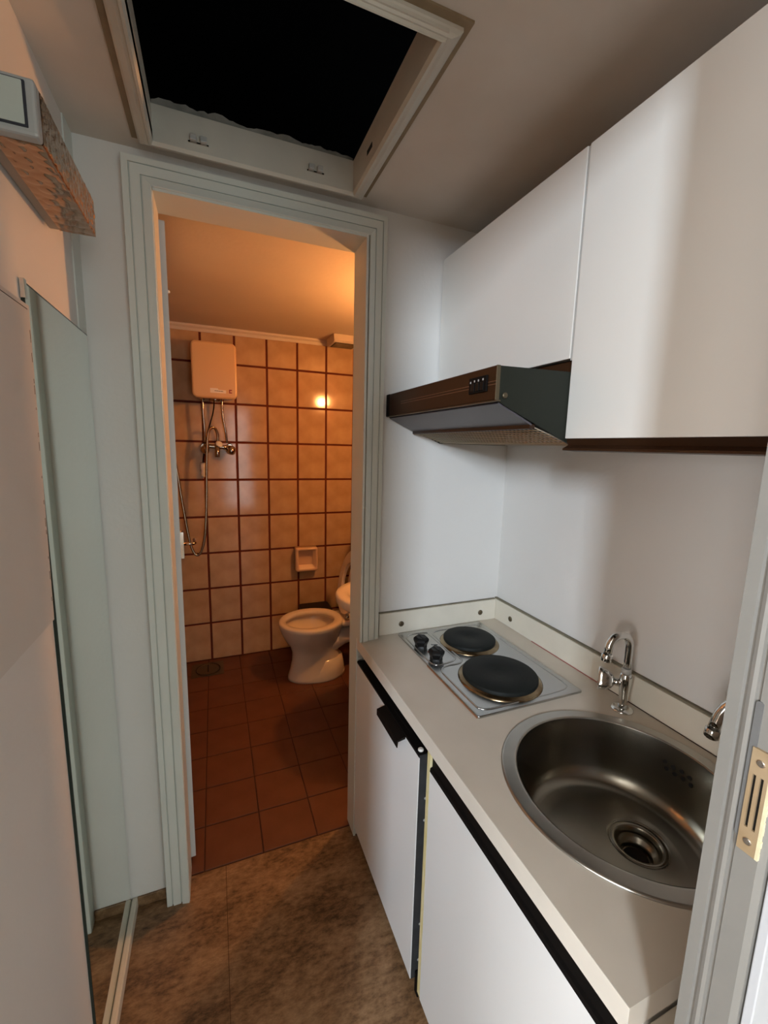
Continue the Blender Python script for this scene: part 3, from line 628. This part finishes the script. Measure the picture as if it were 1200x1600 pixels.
struct(MB().prism([(B, HB), (B, HB-0.034), (B-0.010, HB-0.034), (B-0.014, HB-0.020), (B-0.024, HB-0.010), (B-0.026, HB)], 'x', BXL, BXR).build('trim_3', 'crown'), 'cove moulding at the bathroom ceiling')
# door leaf swung into the bathroom
dv = Vector((-0.0745, 0.9972)); nv = Vector((-0.9972, -0.0745)); hg = Vector((-0.1015, 1.362))
c = [hg, hg+dv*0.55, hg+dv*0.55+nv*0.034, hg+nv*0.034]
dl = struct(MB().prism([tuple(q) for q in c], 'z', 0.017, 1.975, 0.003).build('door_1', 'leaf'), 'white bathroom door leaf standing open at the left')
lp = hg + dv*0.475
def loc2(u, n, z): q = lp + dv*u - nv*n; return (q.x, q.y, z)
b = MB(); pl = [loc2(-0.016, 0.0, 0), loc2(0.016, 0.0, 0), loc2(0.016, 0.012, 0), loc2(-0.016, 0.012, 0)]
b.prism([(p[0], p[1]) for p in pl], 'z', 0.93, 1.04, 0.002); hp = b.build('handle_plate', 'chrome', dl, label='chrome door handle plate')
MB().tube([loc2(0, 0.008, 0.988), loc2(0, 0.048, 0.986), loc2(0.012, 0.054, 0.986), loc2(0.09, 0.054, 0.984)], 0.0065, 10).build('lever', 'chrome_w', hp)
MB().lathe([(0.0045, 0), (0.0045, 0.006), (0.003, 0.008)], (hg.x-0.004, hg.y+0.012, 1.80), (1, -0.4, 0), 10).build('hinge_pin', 'trim', dl)

# boiler
bo = thing('water_heater', 'small boxy water heater on the tiled wall above the shower mixer', 'boiler', (0.015, B-0.01, 1.635))
MB().prism(rrect(0.0175, 1.787, 0.233, 0.300, 0.028, 6), 'y', 2.585, 2.640, 0.010).build('front_shell', 'boiler', bo)
MB().prism(rrect(0.0175, 1.790, 0.222, 0.285, 0.030, 6), 'y', 2.640, B-0.006, 0.003).build('tank_shell', 'boiler', bo)
st = MB().prism([(-0.007, 1.6665), (0.075, 1.6665), (0.075, 1.6830), (0.035, 1.6845), (0.032, 1.6915), (-0.007, 1.6915)], 'y', 2.5838, 2.5855).build('sticker', 'sticker', bo, label='white label sticker')
b = MB()
for k in range(9): b.box(0.014+k*0.0052, 0.0185+k*0.0052, 2.5834, 2.5840, 1.6760-0.0002*k, 1.6785-0.0002*k+0.0012*(k % 2))
b.build('sticker_print', 'ink', st)
b = MB(); b.box(0.0905, 0.0960, 2.5838, 2.5855, 1.668, 1.688); b.box(0.096, 0.106, 2.5838, 2.5855, 1.682, 1.688); b.box(0.096, 0.106, 2.5838, 2.5855, 1.668, 1.674)
b.build('red_mark', 'redmark', bo)
MB().lathe([(0.030, 0), (0.034, 0.010), (0.034, 0.022)], (0.0175, 2.69, 1.626), n=20).build('thermostat_cap', 'chrome_w', bo)
for px, tx in ((-0.050, -0.048), (0.055, 0.075)):
    pts = spline([(px, 2.695, 1.655), (px+0.001, 2.695, 1.55), ((px+tx)/2+0.004, 2.70, 1.46), (tx, 2.715, 1.395)], 6)
    p = MB().tube(pts, 0.0062, 8).build('water_pipe', 'chrome_w', bo)
    MB().lathe([(0.011, 0), (0.011, 0.018)], (px, 2.695, 1.634), n=6, smooth=False).build('pipe_nut', 'chrome_w', p)
MB().tube(spline([(0.012, 2.69, 1.635), (0.004, 2.72, 1.57), (-0.03, 2.755, 1.45), (-0.055, 2.765, 1.33), (-0.063, 2.765, 1.27)], 6), 0.0035, 6).build('power_cable', 'black', bo)
MB().lathe([(0.006, 0), (0.013, 0.006), (0.015, 0.03), (0.012, 0.045), (0.016, 0.05), (0.016, 0.085), (0.010, 0.09)], (-0.0625, 2.765, 1.185), n=12).build('cable_plug', 'white', bo, label='white inline plug on the cable')

# shower mixer with hose
mx = thing('shower_mixer', 'old chrome wall mixer with shower hose below the water heater', 'mixer', (0.015, B, 1.36))
MB().tube([(-0.055, 2.728, 1.372), (-0.02, 2.726, 1.372), (0.05, 2.726, 1.368), (0.09, 2.728, 1.366)], [0.016, 0.013, 0.013, 0.016], 14).build('body', 'chrome_w', mx)
for x, s in ((-0.052, 1), (0.090, 1)):
    v = MB().lathe([(0.020, 0), (0.022, 0.006), (0.017, 0.012), (0.017, 0.055)], (x, B-0.004, 1.369), (0, -1, 0), 16).build('wall_flange', 'chrome_w', mx)
for x, w_ in ((-0.050, 0.024), (0.092, 0.027)):
    MB().lathe([(0.012, -0.02), (w_, 0.004), (w_+0.002, 0.016), (w_*0.75, 0.036), (0.006, 0.044)], (x, 2.712, 1.358), (0.25, -0.85, -0.45), 14).build('valve_knob', 'chrome_w', mx)
MB().tube([(0.020, 2.722, 1.385), (0.020, 2.705, 1.375), (0.020, 2.675, 1.35), (0.018, 2.668, 1.31)], [0.013, 0.014, 0.013, 0.014], 12).build('outlet', 'chrome_w', mx)
MB().lathe([(0.019, 0), (0.021, 0.004), (0.012, 0.009)], (0.030, 2.690, 1.385), (0.35, -0.75, 0.55), 14).build('diverter_button', 'white', mx, label='white diverter button')
hpts = spline([(0.024, 2.705, 1.385), (0.024, 2.70, 1.44), (0.010, 2.69, 1.478), (-0.018, 2.68, 1.470), (-0.032, 2.675, 1.41), (-0.042, 2.67, 1.25), (-0.050, 2.665, 1.05), (-0.064, 2.66, 0.86), (-0.085, 2.66, 0.765), (-0.108, 2.66, 0.733), (-0.133, 2.66, 0.760), (-0.155, 2.66, 0.86), (-0.182, 2.665, 1.08), (-0.205, 2.67, 1.28), (-0.250, 2.68, 1.48), (-0.30, 2.70, 1.62)], 6)
MB().tube(hpts, 0.0075, 8).build('hose', 'hose', mx, label='metal shower hose hanging in a loop')
MB().tube([(-0.300, 2.70, 1.60), (-0.302, 2.70, 1.72), (-0.296, 2.67, 1.77), (-0.285, 2.62, 1.775)], [0.011, 0.012, 0.013, 0.026], 12).build('shower_head', 'chrome_w', mx)
MB().box(-0.315, -0.285, 2.70, B-0.004, 1.655, 1.685, 0.004).build('holder', 'chrome_w', mx)

# soap dish
sd = thing('soap_dish', 'square ceramic soap dish on the tiles beside the toilet', 'soap dish', (0.557, B, 0.64))
x0, x1, z0, z1 = 0.480, 0.628, 0.557, 0.716; yf = 2.722; yb2 = B-0.0045
b = MB(); bm = b.bm
o_ = rrect((x0+x1)/2, (z0+z1)/2, x1-x0, z1-z0, 0.014, 4); i_ = rrect((x0+x1)/2, (z0+z1)/2+0.002, x1-x0-0.034, z1-z0-0.036, 0.010, 4); ib = rrect((x0+x1)/2, (z0+z1)/2+0.008, x1-x0-0.05, z1-z0-0.05, 0.008, 4)
bk = rrect((x0+x1)/2, (z0+z1)/2, x1-x0+0.006, z1-z0+0.006, 0.014, 4)
b.rings([[Vector((u, yb2, v)) for u, v in bk], [Vector((u, yf+0.004, v)) for u, v in o_], [Vector((u*1.0, yf, v)) for u, v in rrect((x0+x1)/2, (z0+z1)/2, x1-x0-0.008, z1-z0-0.008, 0.012, 4)], [Vector((u, yf, v)) for u, v in i_], [Vector((u, yf+0.052, v)) for u, v in ib]], True, True, True)
b.build('dish_body', 'soapc', sd)

# extractor fan under the bathroom ceiling
fan = thing('vent_fan', 'small beige ventilator box at the bathroom ceiling corner', 'fan', (0.76, 2.68, HB))
MB().prism([(2.575, HB-0.006), (2.562, HB-0.040), (2.575, HB-0.050), (2.72, HB-0.050), (2.745, HB-0.040), (2.745, HB-0.001), (2.58, HB-0.001)], 'x', 0.688, 0.850).build('housing', 'crown', fan)
for i in range(7): MB().box(0.703+0.002, 0.838, 2.59+i*0.018, 2.598+i*0.018, HB-0.0535, HB-0.0495).build('grille_slat', 'drain', fan)
MB().box(0.701, 0.840, 2.585, 2.712, HB-0.0515, HB-0.0498).build('grille_backing', 'dark', fan)

# toilet
TY = 2.39
to = thing('toilet', 'beige ceramic toilet bowl with seat raised, beside the tiled wall', 'toilet', (0.53, TY, 0))
def ell(cx, rx, ry, z, n=40, sq=2.0):
    out = []
    for i in range(n):
        a = 2*PI*i/n; ca, sa = math.cos(a), math.sin(a)
        out.append(Vector((cx+rx*math.copysign(abs(ca)**(2/sq), ca), TY+ry*math.copysign(abs(sa)**(2/sq), sa), z)))
    return out
MB().rings([ell(0.545, 0.178, 0.108, 0.001), ell(0.545, 0.176, 0.106, 0.018), ell(0.542, 0.160, 0.094, 0.06), ell(0.540, 0.146, 0.086, 0.12), ell(0.535, 0.140, 0.086, 0.17), ell(0.527, 0.146, 0.098, 0.21), ell(0.518, 0.164, 0.128, 0.25), ell(0.513, 0.180, 0.156, 0.295), ell(0.511, 0.190, 0.173, 0.335), ell(0.511, 0.192, 0.178, 0.352), ell(0.511, 0.189, 0.175, 0.361), ell(0.510, 0.178, 0.162, 0.364), ell(0.506, 0.150, 0.130, 0.361), ell(0.505, 0.143, 0.122, 0.354), ell(0.505, 0.143, 0.122, 0.338), ell(0.507, 0.166, 0.148, 0.333), ell(0.508, 0.162, 0.145, 0.315), ell(0.515, 0.125, 0.110, 0.255), ell(0.53, 0.075, 0.065, 0.215), ell(0.535, 0.04, 0.035, 0.20)], True, True).build('bowl', 'ceramic', to)
MB().rings([ell(0.555, 0.155, 0.112, 0.001), ell(0.555, 0.158, 0.116, 0.012), ell(0.575, 0.14, 0.100, 0.05), ell(0.60, 0.10, 0.085, 0.12)], True, True).build('foot_flare', 'ceramic', to)
MB().box(0.675, 0.785, TY-0.10, TY+0.10, 0.325, 0.358, 0.012).build('rear_deck', 'ceramic', to)
MB().tube([(0.60, TY, 0.20), (0.70, TY, 0.235), (0.80, TY, 0.25), (BXR-0.005, TY, 0.255)], [0.075, 0.062, 0.052, 0.052], 16).build('outlet_horn', 'ceramic', to)
MB().tube(spline([(0.760, TY, 0.325), (0.80, TY, 0.335), (0.85, TY, 0.37), (0.89, TY, 0.45), (0.905, TY, 0.62)], 5), 0.017, 12).build('flush_pipe', 'white', to)
ci = MB().box(0.860, BXR-0.006, TY-0.19, TY+0.19, 0.62, 0.92, 0.02).build('cistern', 'ceramic', to)
seat_a = math.radians(78)
def seat_ring(off, ro, ri, th):
    u = Vector((math.cos(seat_a), 0, math.sin(seat_a))); v = Vector((0, 1, 0)); nn = u.cross(v).normalized()
    c0 = Vector((0.715+off, TY, 0.375)) + u*ro[0]
    P = lambda r, a, h: c0 + u*r[0]*math.cos(a) + v*r[1]*math.sin(a) + nn*h
    A = [2*PI*i/36 for i in range(36)]
    if ri: return [[P(q, a, h) for a in A] for q, h in ((ro, 0), (ro, th), (ri, th), (ri, 0), (ro, 0))]
    return [[P((ro[0]*f, ro[1]*f), a, h) for a in A] for f, h in ((0.97, 0), (1, th*0.4), (0.98, th), )]
MB().rings(seat_ring(0, (0.195, 0.178), (0.120, 0.110), 0.020), False, False, False).build('seat', 'ceramic', to, label='raised beige toilet seat')
MB().rings(seat_ring(0.060, (0.198, 0.180), None, 0.014), True, True, False).build('lid', 'ceramic', to, label='raised toilet lid behind the seat')
for s in (-1, 1): MB().lathe([(0.012, 0), (0.012, 0.03)], (0.715, TY+s*0.07, 0.358), n=12).build('hinge', 'chrome_w', to)

# wash basin (mounted on the right wall) and its trap
WY = 1.775
wbz = thing('wash_basin', 'beige wall hung wash basin at the right behind the door casing', 'basin', (0.8, WY, 0.72))
def dee(f, z, cx=BXR-0.003, a=0.517, bb=0.245, n=28, sh=0.0):
    out = []
    for i in range(n+1):
        t = -PI/2 + PI*i/n; e = 2.5
        x = cx - sh - a*f*abs(math.cos(t))**(2/e); y = WY + bb*f**0.7*math.copysign(abs(math.sin(t))**(2/e), math.sin(t)); out.append(Vector((x, y, z)))
    return out
def inner(f, z):
    out = []
    for i in range(29):
        t = 2*PI*i/29; e = 2.3; c_, s_ = math.cos(-PI/2+PI*i/28), math.sin(-PI/2+PI*i/28)
        x = 0.905 - 0.365*f*abs(c_)**(2/e) if True else 0; y = WY + 0.200*f*math.copysign(abs(s_)**(2/e), s_); out.append(Vector((x, y, z)))
    return out
MB().rings([dee(0.50, 0.575), dee(0.66, 0.60), dee(0.86, 0.645), dee(0.975, 0.672), dee(1.0, 0.682), dee(1.0, 0.712), dee(0.985, 0.720), inner(1.0, 0.720), inner(0.95, 0.712), inner(0.8, 0.665), inner(0.55, 0.630), inner(0.15, 0.622)], True, True).build('basin_body', 'ceramic', wbz)
MB().tube(spline([(0.80, WY, 0.60), (0.80, WY, 0.50), (0.80, WY, 0.44), (0.835, WY, 0.405), (0.875, WY, 0.44), (0.885, WY, 0.50), (0.92, WY, 0.52), (BXR, WY, 0.52)], 5), 0.017, 12).build('trap_pipe', 'chrome_w', wbz)
MB().lathe([(0.012, 0), (0.012, 0.07), (0.010, 0.09)], (0.955, WY, 0.718), n=14).build('spout_body', 'chrome_w', wbz)

# dark bin against the back wall
bn = thing('waste_bin', 'black bin standing behind the toilet against the tiles', 'bin', (0.61, 2.62, 0))
MB().rings([[Vector((x, y, z)) for x, y in rrect(0.600, 2.675, w_, w_*0.85, 0.02, 3)] for z, w_ in ((0.001, 0.15), (0.28, 0.185), (0.302, 0.19))]).build('bin_body', 'black', bn)
MB().prism(rrect(0.600, 2.675, 0.200, 0.168, 0.02, 3), 'z', 0.302, 0.322, 0.006).build('bin_lid', 'blackgloss', bn)

# floor drain
fd = thing('floor_drain', 'dull metal floor drain in the shower corner below the hose', 'drain', (-0.08, 2.65, 0))
MB().prism(rrect(-0.080, 2.66, 0.185, 0.165, 0.006, 2), 'z', 0.0002, 0.0022).build('drain_plate', 'drain', fd)
MB().lathe([(0.072, 0), (0.072, 0.004), (0.066, 0.004), (0.066, 0.0025), (0.06, 0.003), (0.004, 0.0045)], (-0.078, 2.655, 0.002), n=32).build('drain_cover', 'drain', fd)
MB().tube(arc((-0.078, 2.655, 0.0058), 0.069, 0, 2*PI*35/36, 35, (1, 0, 0), (0, 1, 0)), 0.0022, 6, True).build('drain_ring', 'dark', fd)
MB().tube([(-0.078, 2.62, 0.007), (-0.078, 2.70, 0.007)], 0.003, 6).build('drain_bar', 'dark', fd)

# bathroom wall lamp (the warm light)
bl_ = thing('bathroom_lamp', 'lit bulb lamp on the bathroom wall above the wash basin', 'lamp', (BXR, 1.70, 1.78))
MB().lathe([(0.045, 0), (0.045, 0.012), (0.030, 0.022), (0.018, 0.050)], (BXR-0.004, 1.70, 1.78), (-1, 0, 0), 24).build('socket', 'white', bl_)
MB().lathe([(0.012, 0), (0.026, 0.018), (0.033, 0.036), (0.030, 0.052), (0.016, 0.066), (0.003, 0.070)], (BXR-0.054, 1.70, 1.78), (-1, 0, 0), 20).build('bulb', 'bulb', bl_)
